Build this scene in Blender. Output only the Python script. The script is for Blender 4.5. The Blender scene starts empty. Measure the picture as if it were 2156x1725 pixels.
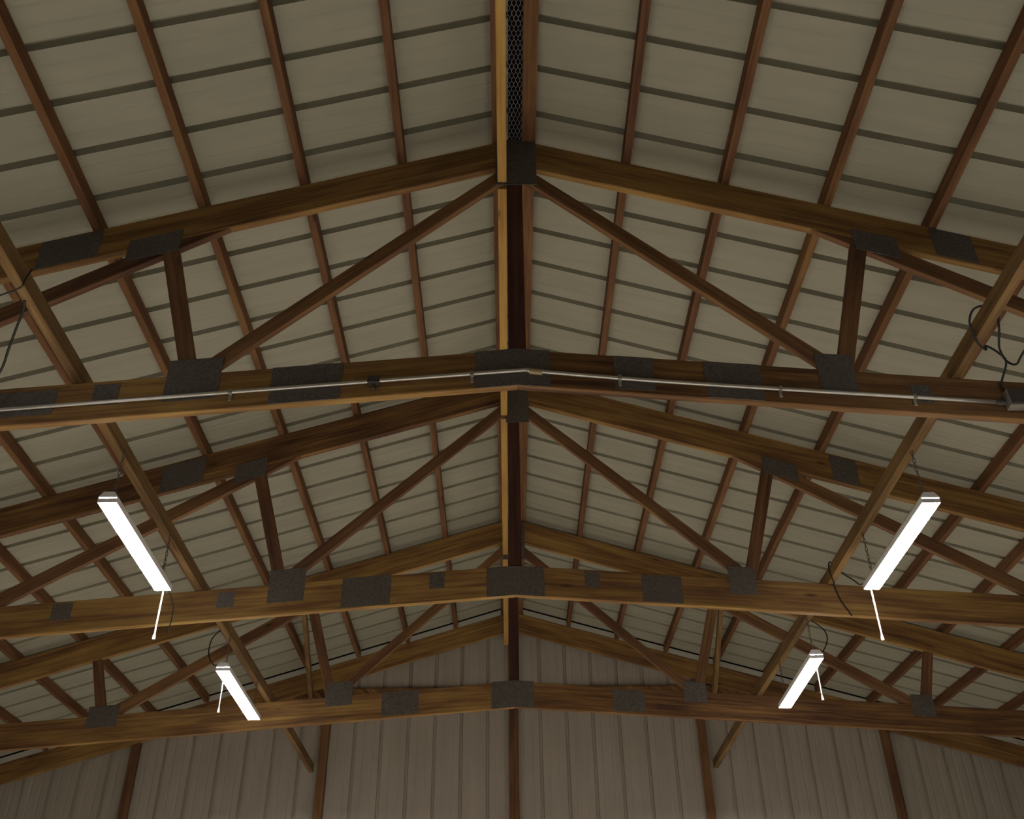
import bpy, bmesh, math, random
from mathutils import Vector, Matrix

C = bpy.context.scene.collection
SC = bpy.context.scene
random.seed(7)

# ------------------------------------------------------------------ camera, world, exposure
cam_data = bpy.data.cameras.new('camera')
cam_data.sensor_fit = 'HORIZONTAL'
cam_data.sensor_width = 36.0
cam_data.lens = 36.0 * 2103.26 / 2156.0
cam_data.clip_start = 0.05
cam_data.clip_end = 200
cam = bpy.data.objects.new('camera', cam_data)
C.objects.link(cam)
_R = Vector((0.99994148, -0.00141282, -0.01072581))      # right, up, forward of the camera
_U = Vector((0.00800373, -0.57043106, 0.82130649))
_F = Vector((0.00727869, 0.82134427, 0.57038637))
cam.matrix_world = Matrix(((_R.x, _U.x, -_F.x, -0.069), (_R.y, _U.y, -_F.y, 0.0),
                           (_R.z, _U.z, -_F.z, 1.6), (0, 0, 0, 1)))
SC.camera = cam

world = bpy.data.worlds.new('night')
SC.world = world
world.use_nodes = True
world.node_tree.nodes['Background'].inputs[0].default_value = (0.02, 0.025, 0.04, 1)
world.node_tree.nodes['Background'].inputs[1].default_value = 0.2

SC.view_settings.view_transform = 'Standard'
SC.view_settings.look = 'None'
SC.view_settings.exposure = 0.0
SC.view_settings.gamma = 1.0
SC.view_settings.use_curve_mapping = False
LAMP = 660.0                                              # strength of the tubes

# ------------------------------------------------------------------ materials
def new_mat(name):
    m = bpy.data.materials.new(name); m.use_nodes = True
    nt = m.node_tree
    return m, nt, nt.nodes['Principled BSDF']

def node(nt, kind, **kw):
    n = nt.nodes.new(kind)
    for k, v in kw.items():
        setattr(n, k, v)
    return n

def wood(name, dark, mid, light, rough=0.75):
    m, nt, b = new_mat(name)
    L = nt.links.new
    tc = node(nt, 'ShaderNodeTexCoord'); oi = node(nt, 'ShaderNodeObjectInfo')
    mp = node(nt, 'ShaderNodeMapping'); mp.inputs['Scale'].default_value = (1.3, 38, 1)
    L(tc.outputs['UV'], mp.inputs['Vector'])
    g = node(nt, 'ShaderNodeTexNoise'); g.inputs['Scale'].default_value = 1.0
    g.inputs['Detail'].default_value = 5; g.inputs['Roughness'].default_value = 0.6; g.inputs['Distortion'].default_value = 0.6
    L(mp.outputs[0], g.inputs['Vector'])
    mp2 = node(nt, 'ShaderNodeMapping'); mp2.inputs['Scale'].default_value = (0.9, 5, 1)
    L(tc.outputs['UV'], mp2.inputs['Vector'])
    bl = node(nt, 'ShaderNodeTexNoise'); bl.inputs['Scale'].default_value = 1.6; bl.inputs['Detail'].default_value = 3
    L(mp2.outputs[0], bl.inputs['Vector'])
    # knots
    mp3 = node(nt, 'ShaderNodeMapping'); mp3.inputs['Scale'].default_value = (1.6, 5.5, 1)
    L(tc.outputs['UV'], mp3.inputs['Vector'])
    vo = node(nt, 'ShaderNodeTexVoronoi'); vo.inputs['Scale'].default_value = 1.0
    L(mp3.outputs[0], vo.inputs['Vector'])
    kr = node(nt, 'ShaderNodeMapRange'); kr.inputs['From Min'].default_value = 0.03; kr.inputs['From Max'].default_value = 0.10
    kr.inputs['To Min'].default_value = 0.35; kr.inputs['To Max'].default_value = 1.0
    L(vo.outputs['Distance'], kr.inputs['Value'])
    mx = node(nt, 'ShaderNodeMath', operation='MULTIPLY_ADD')
    L(bl.outputs['Fac'], mx.inputs[0]); mx.inputs[1].default_value = 0.9; L(g.outputs['Fac'], mx.inputs[2])
    ad = node(nt, 'ShaderNodeMath', operation='MULTIPLY_ADD')
    L(oi.outputs['Random'], ad.inputs[0]); ad.inputs[1].default_value = 0.22; L(mx.outputs[0], ad.inputs[2])
    rp = node(nt, 'ShaderNodeValToRGB')
    e = rp.color_ramp.elements
    mr = node(nt, 'ShaderNodeMapRange'); mr.inputs['From Min'].default_value = 0.65; mr.inputs['From Max'].default_value = 1.45
    L(ad.outputs[0], mr.inputs['Value']); L(mr.outputs[0], rp.inputs['Fac'])
    e[0].color = (*dark, 1); e[1].color = (*light, 1); e[0].position = 0.1; e[1].position = 0.95
    n = e.new(0.5); n.color = (*mid, 1)
    mm = node(nt, 'ShaderNodeMix', data_type='RGBA', blend_type='MULTIPLY'); mm.inputs[0].default_value = 1.0
    L(rp.outputs[0], mm.inputs[6]); L(kr.outputs[0], mm.inputs[7])
    L(mm.outputs[2], b.inputs['Base Color'])
    b.inputs['Roughness'].default_value = rough
    b.inputs['Specular IOR Level'].default_value = 0.25
    bp = node(nt, 'ShaderNodeBump'); bp.inputs['Strength'].default_value = 0.25; bp.inputs['Distance'].default_value = 0.004
    L(g.outputs['Fac'], bp.inputs['Height']); L(bp.outputs[0], b.inputs['Normal'])
    return m

def plain(name, col, rough=0.6, metal=0.0, var=0.0, scale=8.0, spec=0.4, bump=0.0, stretch=(1, 1, 1)):
    m, nt, b = new_mat(name)
    L = nt.links.new
    b.inputs['Roughness'].default_value = rough
    b.inputs['Metallic'].default_value = metal
    b.inputs['Specular IOR Level'].default_value = spec
    tc = node(nt, 'ShaderNodeTexCoord'); mp = node(nt, 'ShaderNodeMapping'); mp.inputs['Scale'].default_value = stretch
    n = node(nt, 'ShaderNodeTexNoise'); n.inputs['Scale'].default_value = scale; n.inputs['Detail'].default_value = 4
    L(tc.outputs['Object'], mp.inputs['Vector']); L(mp.outputs[0], n.inputs['Vector'])
    r = node(nt, 'ShaderNodeValToRGB')
    r.color_ramp.elements[0].position = 0.3; r.color_ramp.elements[1].position = 0.7
    r.color_ramp.elements[0].color = (*[c * (1 - var) for c in col], 1)
    r.color_ramp.elements[1].color = (*[min(1, c * (1 + var)) for c in col], 1)
    L(n.outputs['Fac'], r.inputs['Fac']); L(r.outputs[0], b.inputs['Base Color'])
    if bump:
        bp = node(nt, 'ShaderNodeBump'); bp.inputs['Strength'].default_value = bump; bp.inputs['Distance'].default_value = 0.01
        L(n.outputs['Fac'], bp.inputs['Height']); L(bp.outputs[0], b.inputs['Normal'])
    return m

M = {}
M['truss'] = wood('truss_wood', (0.075, 0.034, 0.023), (0.215, 0.114, 0.044), (0.42, 0.262, 0.080))
M['web'] = wood('web_wood', (0.075, 0.034, 0.024), (0.16, 0.080, 0.042), (0.28, 0.155, 0.064))
M['king'] = wood('king_wood', (0.042, 0.016, 0.017), (0.07, 0.028, 0.024), (0.12, 0.054, 0.034))
M['purlin'] = wood('purlin_wood', (0.085, 0.036, 0.022), (0.15, 0.072, 0.034), (0.25, 0.135, 0.055))
M['brace'] = wood('bracing_wood', (0.095, 0.052, 0.028), (0.195, 0.118, 0.047), (0.32, 0.195, 0.080))
M['board'] = wood('board_wood', (0.32, 0.175, 0.050), (0.46, 0.27, 0.075), (0.56, 0.36, 0.11))
M['plate'] = plain('plate_metal', (0.13, 0.118, 0.108), 0.6, 0.3, 0.25, 60, 0.4, 0.4)
M['panel'] = plain('roof_panel_paint', (0.335, 0.328, 0.262), 0.55, 0.0, 0.06, 1.2, 0.3, 0.03, (1, 6, 1))
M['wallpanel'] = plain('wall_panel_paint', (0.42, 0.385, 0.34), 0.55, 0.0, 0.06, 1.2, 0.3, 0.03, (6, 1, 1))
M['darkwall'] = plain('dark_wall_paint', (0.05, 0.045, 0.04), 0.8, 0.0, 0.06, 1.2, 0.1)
M['shade'] = plain('joint_shade_black', (0.006, 0.006, 0.006), 0.9, 0.0, 0.1, 20, 0.05)  # near-black colour for the shade in the gable joint
M['trim'] = plain('trim_paint', (0.50, 0.50, 0.46), 0.5, 0.0, 0.05, 3)
M['vent'] = plain('vent_metal', (0.04, 0.035, 0.045), 0.7, 0.2, 0.2, 5)
M['wire'] = plain('galvanised_wire', (0.6, 0.6, 0.62), 0.5, 0.3, 0.1, 40)
M['conduit'] = plain('conduit_metal', (0.62, 0.61, 0.58), 0.38, 0.75, 0.08, 20)
M['strap'] = plain('strap_metal', (0.40, 0.38, 0.34), 0.45, 0.7, 0.1, 30)
M['fitting'] = plain('dark_fitting', (0.09, 0.08, 0.075), 0.5, 0.5, 0.1, 30)
M['brass'] = plain('tan_fitting', (0.42, 0.33, 0.18), 0.5, 0.2, 0.1, 30)
M['box'] = plain('box_metal', (0.30, 0.28, 0.26), 0.5, 0.6, 0.1, 20)
M['cord'] = plain('black_rubber', (0.012, 0.012, 0.013), 0.55, 0.0, 0.1, 20)
M['chain'] = plain('chain_metal', (0.20, 0.19, 0.18), 0.45, 0.7, 0.1, 50)
M['housing'] = plain('white_enamel', (0.75, 0.76, 0.78), 0.35, 0.0, 0.03, 10)
M['pull'] = plain('white_plastic', (0.85, 0.83, 0.84), 0.4, 0.0, 0.02, 10)
M['floor'] = plain('floor_concrete', (0.32, 0.285, 0.235), 0.85, 0.0, 0.2, 1.5, 0.2, 0.1)
m, nt, b = new_mat('lit_tube')
b.inputs['Base Color'].default_value = (0.9, 0.9, 0.9, 1)
b.inputs['Emission Color'].default_value = (1.0, 0.97, 0.93, 1)
b.inputs['Emission Strength'].default_value = LAMP
M['tube'] = m

# ------------------------------------------------------------------ mesh helpers
class MB:
    """collects shapes of one part; build() links them as one mesh object"""
    def __init__(s):
        s.bm = bmesh.new(); s.uv = s.bm.loops.layers.uv.new('UVMap')
    def face(s, pts, fu=None):
        f = s.bm.faces.new([s.bm.verts.new(p) for p in pts])
        if fu:
            for lp in f.loops:
                lp[s.uv].uv = fu(lp.vert.co)
        return f
    def skin(s, rings, fu=None, closed=True):
        """rings: list of equal-length point loops; skins between them and caps the ends"""
        vs = [[s.bm.verts.new(p) for p in r] for r in rings]
        n = len(vs[0]); fs = []
        for a, b in zip(vs, vs[1:]):
            for i in range(n):
                fs.append(s.bm.faces.new((a[i], a[(i + 1) % n], b[(i + 1) % n], b[i])))
        if closed:
            fs.append(s.bm.faces.new(vs[0][::-1])); fs.append(s.bm.faces.new(vs[-1]))
        if fu:
            for f in fs:
                for lp in f.loops:
                    lp[s.uv].uv = fu(lp.vert.co)
        return s
    def prism(s, poly, y0, y1, d=(1, 0)):
        """polygon in XZ extruded along Y; d is the grain direction"""
        l = math.hypot(*d); d = (d[0] / l, d[1] / l); e = (-d[1], d[0])
        o = (random.uniform(0, 50), random.uniform(0, 50))
        fu = lambda c: (c.x * d[0] + c.z * d[1] + o[0], c.x * e[0] + c.z * e[1] + c.y + o[1])
        return s.skin([[(x, y0, z) for x, z in poly], [(x, y1, z) for x, z in poly]], fu)
    def run(s, st):
        """board along Y: st = [(y, x0, x1, z0, z1)] stations"""
        o = (random.uniform(0, 50), random.uniform(0, 50))
        fu = lambda c: (c.y + o[0], c.x + c.z + o[1])
        return s.skin([[(x0, y, z0), (x1, y, z0), (x1, y, z1), (x0, y, z1)] for y, x0, x1, z0, z1 in st], fu)
    def box(s, x0, x1, y0, y1, z0, z1):
        return s.run([(y0, x0, x1, z0, z1), (y1, x0, x1, z0, z1)])
    def tube(s, pts, r, n=8):
        pts = [Vector(p) for p in pts]; rings = []
        t0 = (pts[1] - pts[0]).normalized()
        a = t0.orthogonal().normalized()
        for i, p in enumerate(pts):
            t = (pts[min(i + 1, len(pts) - 1)] - pts[max(i - 1, 0)]).normalized()
            a = (a - t * a.dot(t)).normalized(); b_ = t.cross(a)
            rr = r[i] if isinstance(r, (list, tuple)) else r
            rings.append([p + (a * math.cos(2 * math.pi * k / n) + b_ * math.sin(2 * math.pi * k / n)) * rr for k in range(n)])
        return s.skin(rings)
    def build(s, name, mat, parent=None, smooth=False, bevel=0.0):
        bmesh.ops.recalc_face_normals(s.bm, faces=s.bm.faces)
        if bevel:
            bmesh.ops.bevel(s.bm, geom=[e for e in s.bm.edges if e.calc_face_angle(0) > 0.5], offset=bevel, segments=1,
                            affect='EDGES', clamp_overlap=True)
        me = bpy.data.meshes.new(name); s.bm.to_mesh(me); s.bm.free()
        if smooth:
            for p in me.polygons: p.use_smooth = True
        me.materials.append(mat)
        o = bpy.data.objects.new(name, me); C.objects.link(o)
        if parent: 
            o.parent = parent
            o.matrix_parent_inverse = Matrix.Translation(parent.location).inverted()
        return o

def curve(pts, k=6):
    """Catmull-Rom through the points"""
    P = [Vector(p) for p in pts]; P = [P[0] * 2 - P[1]] + P + [P[-1] * 2 - P[-2]]
    out = []
    for i in range(1, len(P) - 2):
        for j in range(k):
            t = j / k; a, b_, c, d = P[i - 1:i + 3]
            out.append(0.5 * ((2 * b_) + (c - a) * t + (2 * a - 5 * b_ + 4 * c - d) * t * t + (3 * b_ - a - 3 * c + d) * t ** 3))
    return out + [P[-2]]

def tag(o, label, cat, group=None, kind=None):
    o['label'] = label; o['category'] = cat
    if group: o['group'] = group
    if kind: o['kind'] = kind
    return o

def thing(name, loc, label, cat, group=None):
    o = bpy.data.objects.new(name, None); C.objects.link(o); o.location = loc; o.empty_display_size = 0.1
    return tag(o, label, cat, group)

def struct(o, label, cat):
    return tag(o, label, cat, kind='structure')

# ------------------------------------------------------------------ measured frame lines
T = .046                                                  # lumber thickness
ORD = ('first', 'second', 'third', 'fourth', 'fifth', 'sixth', 'seventh', 'eighth', 'ninth', 'tenth')
TR = {  # Y, top of ridge, slopes left/right, top chord depth, low edge of bottom chord at centre, its slopes, depth
    1: dict(Y=4.117, zA=6.498, mL=.3184, mR=.3296, dt=.228, zB=4.610, bL=.0886, bR=.0931, db=.234),
    2: dict(Y=6.568, zA=6.514, mL=.3156, mR=.3230, dt=.253, zB=4.560, bL=.0779, bR=.0756, db=.231),
    3: dict(Y=9.029, zA=6.513, mL=.3112, mR=.3114, dt=.246, zB=4.566, bL=.0748, bR=.0686, db=.240),
    4: dict(Y=11.421, zA=6.526, mL=.3066, mR=.2916, dt=.238, zB=4.579, bL=.08, bR=.08, db=.235)}
YS = [-4.0, TR[1]['Y'], TR[2]['Y'], TR[3]['Y'], TR[4]['Y'], 11.60]
def lerp_at(Y, key):
    ks = [TR[i] for i in (1, 2, 3, 4)]
    if Y <= ks[0]['Y']: return ks[0][key]
    for a, b_ in zip(ks, ks[1:]):
        if Y <= b_['Y']:
            t = (Y - a['Y']) / (b_['Y'] - a['Y']); return a[key] * (1 - t) + b_[key] * t
    return ks[-1][key]
def z_top(x, Y):                                          # top of the truss chords = underside of the purlins
    return lerp_at(Y, 'zA') - abs(x) * lerp_at(Y, 'mR' if x > 0 else 'mL')
PUR = .089                                                # purlin height
EAVE = 6.30

# ------------------------------------------------------------------ setting: floor, walls, roof skin
o = MB().box(-6.5, 6.5, -4.2, 11.8, -.12, 0).build('floor', M['floor']); struct(o, 'plain tan floor under the barn roof', 'floor')

def corrugate(a0, a1, first, pitch, w, dep):
    """profile along one axis: grooves pushed outward"""
    out = [(a0, 0)]; k = math.ceil((a0 + w - first) / pitch); c = first + k * pitch
    while c < a1 - w:
        out += [(c - w / 2, 0), (c - w / 2.9, dep), (c + w / 2.9, dep), (c + w / 2, 0)]
        m0 = c + pitch / 2
        if m0 < a1 - w:
            for q in (-.055, .055):                       # two low stiffening beads halfway between ribs
                out += [(m0 + q - .016, 0), (m0 + q, .0035), (m0 + q + .016, 0)]
        c += pitch
    return out + [(a1, 0)]

RIB0, RIBP = 4.618 - .3272 * 26, .3272
def roof_side(sg):
    mb = MB(); prof = corrugate(-4.0, 11.52, RIB0, RIBP, .046, .050)
    x0 = .034 if sg < 0 else .05
    rows = [[mb.bm.verts.new((sg * x, Y, z_top(sg * x, Y) + PUR + dz)) for Y, dz in prof] for x in (x0, 6.42)]
    for i in range(len(prof) - 1):
        mb.bm.faces.new((rows[0][i], rows[0][i + 1], rows[1][i + 1], rows[1][i]))
    ob = mb.build('ceiling', M['panel'])
    md = ob.modifiers.new('sheet', 'SOLIDIFY'); md.thickness = .003; md.offset = 1 if sg > 0 else 1
    return ob
struct(roof_side(-1), 'pale ribbed metal roof underside on the left slope', 'ceiling')
struct(roof_side(1), 'pale ribbed metal roof underside on the right slope', 'ceiling')

def wall_panel(name, axis, at, a0, a1, ztop, first, sgn, mat='darkwall'):
    mb = MB(); prof = corrugate(a0, a1, first, .304, .040, .030)
    top, bot = [], []
    for a, dz in prof:
        p = (a, at + sgn * dz) if axis == 'x' else (at + sgn * dz, a)
        bot.append(mb.bm.verts.new((*p, 0))); top.append(mb.bm.verts.new((*p, ztop(a))))
    for i in range(len(prof) - 1):
        mb.bm.faces.new((bot[i], bot[i + 1], top[i + 1], top[i]))
    return mb.build(name, M[mat])
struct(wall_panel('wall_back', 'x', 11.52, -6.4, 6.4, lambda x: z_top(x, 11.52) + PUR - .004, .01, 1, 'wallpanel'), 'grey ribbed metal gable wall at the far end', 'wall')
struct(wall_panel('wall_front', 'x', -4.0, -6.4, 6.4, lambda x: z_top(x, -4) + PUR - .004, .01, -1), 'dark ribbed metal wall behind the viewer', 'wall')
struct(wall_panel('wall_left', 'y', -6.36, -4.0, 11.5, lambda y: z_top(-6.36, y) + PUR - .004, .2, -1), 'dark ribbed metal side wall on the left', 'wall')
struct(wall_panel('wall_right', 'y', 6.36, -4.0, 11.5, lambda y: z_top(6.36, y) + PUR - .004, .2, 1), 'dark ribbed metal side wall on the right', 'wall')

# pale closure strips standing on the gable rafters, with the shaded joint above them painted black
for i, sg in enumerate((-1, 1)):
    mb = MB(); rings = []
    for x in (.136, 6.3):
        rings.append([(sg * x, y, z_top(sg * x, y) + dz) for y, dz in ((11.4245, .002), (11.440, .002), (11.440, .068), (11.4245, .068))])
    struct(mb.skin(rings).build('trim_%d' % (i + 1), M['trim']), 'pale strip standing on the far gable rafter on the %s slope' % ('left' if sg < 0 else 'right'), 'trim')
for i, sg in enumerate((-1, 1)):  # dark strips stand in for the shaded gap under the roof sheets
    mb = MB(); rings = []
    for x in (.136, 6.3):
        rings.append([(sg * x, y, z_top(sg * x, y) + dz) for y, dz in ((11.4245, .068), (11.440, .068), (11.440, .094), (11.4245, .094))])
    struct(mb.skin(rings).build('trim_%d' % (i + 3), M['shade']), 'black strip painting the shaded gap above the pale gable strip on the %s slope' % ('left' if sg < 0 else 'right'), 'trim')
# ridge cap over the open ridge slot
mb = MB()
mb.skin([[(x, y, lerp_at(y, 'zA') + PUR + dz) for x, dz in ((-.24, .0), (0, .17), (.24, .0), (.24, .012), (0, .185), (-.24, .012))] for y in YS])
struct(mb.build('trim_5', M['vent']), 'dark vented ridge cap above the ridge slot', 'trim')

# ------------------------------------------------------------------ wire mesh in the ridge slot
mb = MB()
W, Hc = .024, .042
def wz(y): return lerp_at(y, 'zA') + PUR - .012
y = 1.2; row = 0
while y < 11.2:
    for k in range(-2, 3):
        x = k * W + (W / 2 if row % 2 else 0)
        if abs(x) > .05: continue
        for dx in (-W / 2, W / 2):
            if abs(x + dx) <= .052:
                mb.tube([(x, y, wz(y)), (x + dx, y + Hc * .4, wz(y + Hc * .4))], .0017, 3)
        mb.tube([(x, y - Hc * .35, wz(y)), (x, y, wz(y))], .0020, 3)
    y += Hc * .75; row += 1
o = mb.build('wire_mesh', M['wire']); tag(o, 'hexagonal wire netting stretched along the open ridge slot', 'wire mesh')

# ------------------------------------------------------------------ purlins
for sg, side in ((-1, 'left'), (1, 'right')):
    for k in range(10):
        x = sg * (.682 + .572 * k); h = T / 2
        st = [(y, x - h, x + h, z_top(x, y) , z_top(x, y) + PUR) for y in YS[1:-1]]
        st = [(.6, x - h, x + h, z_top(x, .6), z_top(x, .6) + PUR)] + st[:-1] + [(11.42, x - h, x + h, z_top(x, 11.42), z_top(x, 11.42) + PUR)]
        o = MB().run(st).build('purlin', M['purlin'])
        tag(o, '%s dark wooden roof purlin out from the ridge on the %s slope' % (ORD[k], side), 'purlin', 'roof purlins under the metal sheets')
    x = sg * .0925; h = .0405
    st = [(y, x - h, x + h, z_top(x, y), z_top(x, y) + PUR) for y in [.6] + YS[1:4] + [11.42]]
    o = MB().run(st).build('ridge_purlin', M['purlin'])
    tag(o, 'doubled wooden ridge purlin on the %s edge of the wire-covered ridge slot' % side, 'purlin', 'purlins beside the ridge slot')

# ------------------------------------------------------------------ trusses
def line(p, q):
    m = (q[1] - p[1]) / (q[0] - p[0]); return m, p[1] - m * p[0]
def cross(l1, l2):
    x = (l2[1] - l1[1]) / (l1[0] - l2[0]); return x, l1[0] * x + l1[1]

TRUSS_LABEL = {1: 'nearest timber roof truss, with a metal conduit along its bottom chord',
               2: 'middle timber roof truss, carrying the far ends of the two larger lit shop lights',
               3: 'farthest timber roof truss, just in front of the ribbed gable wall'}
TRUSS_LABEL[2] = 'middle timber roof truss, between the conduit truss and the farthest one'
PB = {  # bottom chord plates: x0, x1, lo, hi above the chord's low edge
    1: [(-.222, .168, .0, .236), (-1.80, -1.525, .07, .33), (1.545, 1.735, .07, .335), (-1.263, -.903, .004, .232), (.96, 1.246, .004, .232),
        (2.0, 2.10, .06, .17), (-2.63, -2.335, .05, .20), (-2.155, -2.025, .08, .21), (.496, .70, .02, .23)],
    2: [(-.207, .205, .0, .225), (-1.76, -1.505, .09, .345), (1.524, 1.719, .11, .325), (-1.237, -.891, .01, .235), (.90, 1.183, .01, .215),
        (-.616, -.51, .10, .215), (-2.111, -1.992, .085, .20), (.494, .602, .09, .215), (-3.258, -3.122, .09, .215)],
    3: [(-.21, .18, .0, .25), (-1.73, -1.49, .15, .37), (1.56, 1.766, .14, .33), (-1.214, -.878, .02, .235), (.905, 1.191, .02, .22),
        (-3.871, -3.60, .13, .33), (3.628, 3.83, .13, .33)]}
PT = {  # top chord plates, above the chord's low edge
    1: [(-2.678, -2.353, .01, .215), (2.371, 2.591, .01, .22), (-2.188, -1.90, -.09, .07), (1.925, 2.164, -.09, .07)],
    2: [(-2.691, -2.376, .01, .235), (2.439, 2.633, .01, .235), (-2.137, -1.905, -.09, .07), (1.915, 2.171, -.09, .06)],
    3: [(-2.66, -2.36, .01, .22), (2.40, 2.63, .01, .22), (-2.15, -1.91, -.09, .07), (1.91, 2.16, -.09, .07)]}

def truss(i):
    t = TR[i]; Y = t['Y']
    r = thing('roof_truss', (0, Y, t['zB']), TRUSS_LABEL[i], 'truss', 'scissor trusses across the barn')
    zt = lambda x: t['zA'] - abs(x) * t['mR' if x > 0 else 'mL']
    zb = lambda x: t['zB'] - abs(x) * t['bR' if x > 0 else 'bL']
    for sg in (-1, 1):
        X = lambda v: sg * v
        e = EAVE - .03
        MB().prism([(0, zt(0)), (X(e), zt(X(e))), (X(e), zt(X(e)) - t['dt']), (0, zt(0) - t['dt'])], Y, Y + T, (sg, -t['mL'])).build('top_chord', M['truss'], r, bevel=.004)
        mt, mb_ = (t['mL'], t['bL']) if sg < 0 else (t['mR'], t['bR'])
        xh = (t['zA'] - t['dt'] - t['zB'] - t['db']) / (mt - mb_)
        pts = [(0, zb(0)), (0, zb(0) + t['db'])]
        if xh < e: pts += [(X(xh), zb(X(xh)) + t['db']), (X(e), zt(X(e)) - t['dt'])]
        else: pts += [(X(e), zb(X(e)) + t['db'])]
        pts += [(X(e), zb(X(e)))]
        MB().prism(pts, Y, Y + T, (sg, -t['bL'])).build('bottom_chord', M['truss'], r, bevel=.004)
        # webs: clip each edge line of a web between the chords
        top = (-mt, t['zA'] - t['dt']); bot = (-mb_, t['zB'] + t['db'])          # in |x|
        def web(l1, l2, name, y_in, lo=bot, hi=top, ends=None):
            a, b_ = cross(l1, lo), cross(l2, lo); c, d = cross(l2, hi), cross(l1, hi)
            poly = [(X(p[0]), p[1]) for p in (a, b_, c, d)]
            MB().prism(poly, Y + y_in, Y + T - y_in, (X(l1[0] and 1 / l1[0] or 0), 1)).build(name, M['web'], r, bevel=.003)
        web(line((1.671, 4.776), (1.893, 5.556)), line((1.758, 4.765), (1.978, 5.515)), 'web_post', .0015)
        web(line((3.737, 4.634), (3.863, 5.056)), line((3.833, 4.633), (3.952, 5.055)), 'web_post', .0015)
        # long diagonal from the ridge plate down to the foot of the post
        u = line((.14, 6.170), (1.63, 4.775)); lw = (u[0], u[1] - .112)
        p1 = (.05, u[0] * .05 + u[1]); p2 = (.05, lw[0] * .05 + lw[1])
        q1 = cross(u, bot); q2 = cross(lw, bot)
        MB().prism([(X(p[0]), p[1]) for p in (p1, q1, q2, p2)], Y + .003, Y + T - .003, (X(1), u[0])).build('diagonal_web', M['web'], r, bevel=.003)
        u = line((2.30, 5.456), (3.637, 4.630)); lw = (u[0], u[1] - .118)
        web(u, lw, 'diagonal_web', .003)
    MB().prism([(-.047, zb(0) + t['db'] + .004), (.045, zb(0) + t['db'] + .004), (.045, zt(0) - t['dt'] - .015), (-.047, zt(0) - t['dt'] - .015)], Y + .0005, Y + T - .0005, (0, 1)).build('king_post', M['king'], r, bevel=.003)
    # toothed metal plates on the face
    yp0, yp1 = Y - .004, Y - .0002
    def plate(poly):
        MB().prism(poly, yp0, yp1).build('nail_plate', M['plate'], r)
    for x0, x1, lo, hi in PB[i]:
        xs = [x0, 0, x1] if x0 < 0 < x1 else [x0, x1]
        plate([(x, zb(x) + lo) for x in xs] + [(x, zb(x) + hi) for x in xs[::-1]])
    for x0, x1, lo, hi in PT[i]:
        plate([(x, zt(x) - t['dt'] + lo) for x in (x0, x1)] + [(x, zt(x) - t['dt'] + hi) for x in (x1, x0)])
    a, b_, zl = {1: (-.115, .132, 6.085), 2: (-.06, .122, 6.035), 3: (-.10, .12, 6.05)}[i]
    plate([(a, zl), (b_, zl), (b_, zt(b_) - .004), (0, zt(0) - .004), (a, zt(a) - .004)])
    return r
for i in (1, 2, 3):
    truss(i)

# ------------------------------------------------------------------ far gable frame
t = TR[4]
for sg, side in ((-1, 'left'), (1, 'right')):
    e = EAVE - .03; zt = lambda x: z_top(x, t['Y'])
    o = MB().prism([(0, zt(0)), (sg * e, zt(sg * e)), (sg * e, zt(sg * e) - t['dt']), (0, zt(0) - t['dt'])], t['Y'], t['Y'] + .05, (sg, -.3)).build('rafter', M['truss'], bevel=.004)
    tag(o, 'wooden gable rafter against the far wall, sloping down to the %s' % side, 'rafter', 'rafters on the far gable')
for x0, x1, lab in ((-.052, .058, 'wooden wall post at the middle of the far gable wall'), (-2.192, -2.10, 'wooden wall post next left of the middle post on the gable wall'),
                    (2.10, 2.195, 'wooden wall post next right of the middle post on the gable wall'),
                    (-4.31, -4.215, 'wooden wall post toward the left corner of the gable wall'), (4.18, 4.275, 'wooden wall post toward the right corner of the gable wall')):
    zz = lambda x: z_top(x, t['Y']) - t['dt'] - .001
    pts = [(x0, 0), (x1, 0), (x1, zz(x1))] + ([(0, zz(0))] if x0 < 0 < x1 else []) + [(x0, zz(x0))]
    o = MB().prism(pts, 11.425, 11.474, (0, 1)).build('wall_post', M['web'], bevel=.003)
    tag(o, lab, 'post', 'posts of the far gable wall')
xg = (lerp_at(11.45, 'zA') - t['dt'] - 5.47) / .3
o = MB().box(-xg, xg, 11.4745, 11.517, 5.47, 5.607).build('wall_girt', M['truss'], bevel=.003)
tag(o, 'horizontal wooden girt across the far gable wall behind the posts', 'girt')

# sloping braces from the gable posts up to the roof
for sg, side in ((-1, 'left'), (1, 'right')):
    xa, xb = sg * 2.15, sg * 2.335
    y0, y1 = 9.62, 11.418
    za = z_top(xa, y0) - .005
    mb = MB(); oo = random.uniform(0, 30)
    fu = lambda c: (c.y + oo, c.x + c.z * .9 + oo)
    mb.skin([[(xa - T / 2, y0, za - .09), (xa + T / 2, y0, za - .09), (xa + T / 2, y0, za), (xa - T / 2, y0, za)],
             [(xb - T / 2, y1, 5.41), (xb + T / 2, y1, 5.41), (xb + T / 2, y1, 5.50), (xb - T / 2, y1, 5.50)]], fu)
    o = mb.build('gable_brace', M['brace'], bevel=.003)
    tag(o, 'sloping wooden brace from the %s gable post up to the roof' % side, 'brace', 'braces of the far gable')

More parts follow.
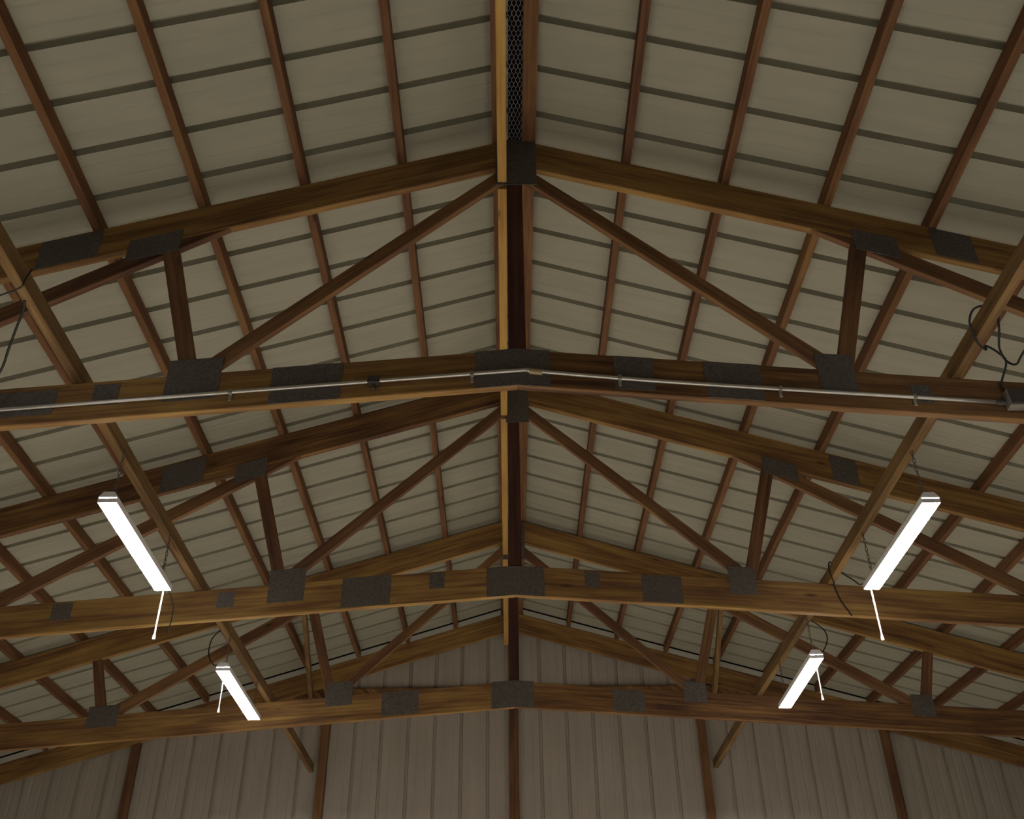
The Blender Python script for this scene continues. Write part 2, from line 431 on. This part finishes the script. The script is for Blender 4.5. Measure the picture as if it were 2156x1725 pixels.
# ------------------------------------------------------------------ long bracing boards along the barn
bays = [(1.5, TR[1]['Y'] - .005, 'in front of the nearest truss'), (TR[1]['Y'] + T + .001, TR[2]['Y'] - .005, 'between the nearest and middle trusses'),
        (TR[2]['Y'] + T + .001, TR[3]['Y'] - .005, 'between the middle and farthest trusses'), (TR[3]['Y'] + T + .001, TR[4]['Y'] - .001, 'behind the farthest truss')]
for y0, y1, where in bays:
    o = MB().box(-.101, -.0475, y0, y1, 6.10, 6.19).build('ridge_board', M['board'], bevel=.003)
    tag(o, 'light wooden board under the ridge, beside the king posts, %s' % where, 'board', 'ridge boards from truss to truss')
for sg, side in ((-1, 'left'), (1, 'right')):
    st = []
    for y in (1.2, TR[1]['Y'], TR[2]['Y'], TR[3]['Y'], 11.42):
        tt = TR[4] if y > 11 else {1.2: TR[1]}.get(y) or [TR[i] for i in (1, 2, 3) if TR[i]['Y'] == y][0]
        z0 = tt['zB'] + tt['db'] - 2.25 * tt['bL' if sg < 0 else 'bR'] + .001 if y < 11 else 4.64
        xa = 2.228; xb = xa + .05
        st.append((y, sg * xa, sg * xb, z0, z0 + .092))
    o = MB().run(st).build('bracing_board', M['brace'], bevel=.003)
    tag(o, 'long wooden board lying on the bottom chords above the %s lights' % side, 'board', 'boards along the bottom chords')

# ------------------------------------------------------------------ conduit and junction boxes on the nearest truss
y = TR[1]['Y'] - .018
cd = thing('conduit', (0, y, 4.69), 'grey metal conduit pipe along the bottom chord of the nearest truss', 'conduit')
MB().tube(curve([(-3.05, y, 4.428), (-2.594, y, 4.468), (-.898, y, 4.615), (-.03, y, 4.688), (.05, y, 4.690), (.13, y, 4.680), (.848, y, 4.603), (2.415, y, 4.466)], 8), .0105, 10).build('pipe', M['conduit'], cd, smooth=True)
def cz(x):
    P = [(-3.05, 4.428), (-2.594, 4.468), (-.898, 4.615), (.04, 4.690), (.848, 4.603), (2.415, 4.466)]
    for a, b_ in zip(P, P[1:]):
        if x <= b_[0]: return a[1] + (b_[1] - a[1]) * (x - a[0]) / (b_[0] - a[0])
for x in (-1.455, -.235, .52, 1.33, 2.0):
    mb = MB(); z = cz(x)
    mb.box(x - .009, x + .009, y - .0125, y + .0135, z - .013, z + .013); mb.box(x - .009, x + .009, y + .009, y + .0135, z - .045, z - .012)
    mb.build('strap', M['strap'], cd, bevel=.002)
z = cz(-.735)
mb = MB(); mb.box(-.765, -.705, y - .022, y + .0135, z - .02, z + .022); mb.box(-.742, -.726, y - .01, y + .0135, z - .05, z - .02)
mb.build('clamp', M['fitting'], cd, bevel=.003)
MB().tube([(.06, y, cz(.06) - .001), (.125, y, cz(.125) - .004)], .016, 10).build('coupling', M['brass'], cd, smooth=False)
MB().tube([(2.405, y, cz(2.405)), (2.446, y, cz(2.446) if cz(2.446) else 4.463)] if False else [(2.40, y, 4.4675), (2.446, y, 4.4635)], .016, 10).build('connector', M['fitting'], cd)
def jbox(x0, x1, z0, z1, lab):
    yb = TR[1]['Y'] - .005
    r = thing('junction_box', ((x0 + x1) / 2, yb, z0), lab, 'junction box', 'electrical boxes on the nearest truss')
    MB().box(x0, x1, yb - .055, yb, z0, z1).build('body', M['box'], r, bevel=.004)
    MB().box(x0 + .006, x1 - .006, yb - .060, yb - .055, z0 + .012, z1 - .006).build('cover', M['fitting'], r, bevel=.002)
    mb = MB()
    for zc in (z0 + .03, z1 - .03):
        mb.tube([((x0 + x1) / 2, yb - .0605, zc), ((x0 + x1) / 2, yb - .0635, zc)], .013, 10)
    mb.build('socket', M['fitting'], r)
jbox(2.446, 2.58, 4.42, 4.522, 'grey electrical box at the right end of the metal conduit')
jbox(-3.19, -3.05, 4.38, 4.482, 'grey electrical box at the left end of the metal conduit')

# ------------------------------------------------------------------ black cords
def cord(pts, lab, r=.006):
    o = MB().tube(curve(pts, 8), r, 7).build('power_cord', M['cord'], smooth=True)
    return tag(o, lab, 'cord', 'black cords near the nearest truss')
cord([(2.50, 4.10, 4.529), (2.449, 4.085, 4.56), (2.456, 3.99, 4.635), (2.395, 3.93, 4.652), (2.316, 3.88, 4.655), (2.285, 3.84, 4.60), (2.24, 3.81, 4.612), (2.216, 3.78, 4.65), (2.196, 3.745, 4.70),
      (2.212, 3.71, 4.745), (2.25, 3.675, 4.742), (2.292, 3.655, 4.715), (2.294, 3.69, 4.62), (2.312, 3.76, 4.585), (2.36, 3.85, 4.611), (2.43, 3.95, 4.625), (2.455, 3.955, 4.60), (2.43, 3.87, 4.535), (2.395, 3.76, 4.50), (2.37, 3.62, 4.47), (2.32, 3.36, 4.37), (2.26, 3.07, 4.33)],
     'black power cord looped over the right board and plugged into the right box', .0055)
cord([(-2.254, 3.46, 4.63), (-2.268, 3.50, 4.605), (-2.335, 3.60, 4.598), (-2.40, 3.70, 4.54), (-2.466, 3.80, 4.482), (-2.60, 3.92, 4.40), (-2.85, 4.02, 4.36), (-3.05, 4.05, 4.38), (-3.12, 4.05, 4.42)],
     'black power cord hanging from the left board toward the left edge')
cord([(-2.20, 3.35, 4.722), (-2.218, 3.355, 4.66), (-2.225, 3.36, 4.628), (-2.255, 3.375, 4.622), (-2.285, 3.39, 4.622), (-2.34, 3.395, 4.60), (-2.40, 3.34, 4.50), (-2.33, 3.22, 4.36), (-2.26, 3.06, 4.33)],
     'thin black wire crossing under the left board beside the nearest truss', .004)

# ------------------------------------------------------------------ shop lights
def chain(p, q, parent):
    p, q = Vector(p), Vector(q); n = max(3, int((q - p).length / .026)); mb = MB()
    for k in range(n):
        c = p.lerp(q, (k + .5) / n); d = (q - p).normalized(); L = (q - p).length / n * .68
        s_ = d.orthogonal().normalized(); s_ = s_ if k % 2 else d.cross(s_)
        ring = [c + d * (L * math.cos(a)) + s_ * (.0075 * math.sin(a)) for a in [2 * math.pi * j / 8 for j in range(9)]]
        mb.tube(ring, .0022, 4)
    return mb.build('hang_chain', M['chain'], parent)

def shop_light(xa, xb, y0, y1, z, lab, pull_y, pull_len, cords, board_z=4.635, chains=True):
    """xa, xb: centre at the near and far end; z: underside of the lens"""
    r = thing('shop_light', ((xa + xb) / 2, (y0 + y1) / 2, z), lab, 'light', 'hanging shop lights along the barn')
    w = .052
    def sect(prof):
        return [[(xx + a, yy, z + b_) for a, b_ in prof] for xx, yy in ((xa, y0), (xb, y1))]
    MB().skin(sect([(-w, 0), (-w + .003, 0), (-w + .005, .030), (w - .005, .030), (w - .003, 0), (w, 0), (w + .001, .034), (.03, .066), (-.03, .066), (-w - .001, .034)])).build('housing', M['housing'], r, bevel=.002)
    MB().skin([[(xx + a, yy, z + b_) for a, b_ in [(-w + .0055, .029), (-w + .0045, .006), (-.03, .003), (0, .002), (.03, .003), (w - .0045, .006), (w - .0055, .029)]] for xx, yy in ((xa, y0 + .005), (xb, y1 - .005))]).build('light_tube', M['tube'], r)
    for xx, y_a, y_b in ((xa, y0 - .002, y0 + .0045), (xb, y1 - .0045, y1 + .002)):
        MB().skin([[(xx + a, yy, z + b_) for a, b_ in [(-w, -.001), (w, -.001), (w, .025), (-w, .025)]] for yy in (y_a, y_b)]).build('end_cap', M['housing'], r, bevel=.003)
    for f in (.06, .94):
        xx = xa + (xb - xa) * f; yy = y0 + (y1 - y0) * f
        chain((xx, yy, z + .066), (xx, yy, board_z - .002), r)
    f = (pull_y - y0) / (y1 - y0); xx = xa + (xb - xa) * max(0, min(1, f))
    pc = MB().tube([(xx, pull_y, z + .012), (xx, pull_y, z - pull_len)], .0042, 6)
    pc = pc.build('pull_cord', M['pull'], r)
    MB().tube([(xx, pull_y, z - pull_len + .012), (xx, pull_y, z - pull_len - .004), (xx, pull_y, z - pull_len - .024)], [.004, .0075, .010], 8).build('pull_knob', M['pull'], pc)
    for pts in cords:
        MB().tube(curve(pts, 6), .0045, 6).build('power_cord', M['cord'], r, smooth=True)
    return r

shop_light(2.245, 2.252, 4.74, 5.86, 4.255, 'lit white shop light hanging in the right bay just beyond the conduit truss', 5.868, .31,
           [[(2.254, 5.80, 4.32), (2.285, 6.10, 4.40), (2.30, 6.25, 4.50), (2.292, 6.42, 4.64), (2.24, 6.45, 4.735), (2.217, 6.447, 4.70), (2.219, 6.44, 4.625), (2.25, 6.50, 4.60), (2.268, 6.548, 4.585), (2.292, 6.555, 4.49), (2.338, 6.555, 4.395), (2.345, 6.555, 4.37)]])
shop_light(-2.195, -2.215, 4.66, 5.78, 4.255, 'lit white shop light hanging in the left bay just beyond the conduit truss', 5.788, .29,
           [[(-2.215, 5.72, 4.32), (-2.245, 5.92, 4.345), (-2.27, 6.16, 4.33), (-2.30, 6.27, 4.27), (-2.323, 6.31, 4.225), (-2.32, 6.31, 4.20)]])
shop_light(2.205, 2.225, 7.05, 8.18, 4.255, 'smaller-looking lit shop light on the right between middle and farthest trusses', 7.10, .27,
           [[(2.21, 7.10, 4.32), (2.255, 7.20, 4.315), (2.34, 7.30, 4.40), (2.42, 7.38, 4.53), (2.41, 7.40, 4.62), (2.32, 7.40, 4.70), (2.25, 7.40, 4.727)]])
shop_light(-2.20, -2.21, 7.27, 8.44, 4.285, 'smaller-looking lit shop light on the left between middle and farthest trusses', 7.33, .27,
           [[(-2.21, 7.32, 4.35), (-2.31, 7.38, 4.375), (-2.385, 7.46, 4.50), (-2.385, 7.50, 4.64), (-2.31, 7.50, 4.715), (-2.25, 7.50, 4.735)]])
shop_light(2.253, 2.253, 1.98, 3.10, 4.26, 'nearest lit shop light on the right, before the conduit truss', 2.03, .27, [])
shop_light(-2.253, -2.253, 1.98, 3.10, 4.26, 'nearest lit shop light on the left, before the conduit truss', 2.03, .27, [])
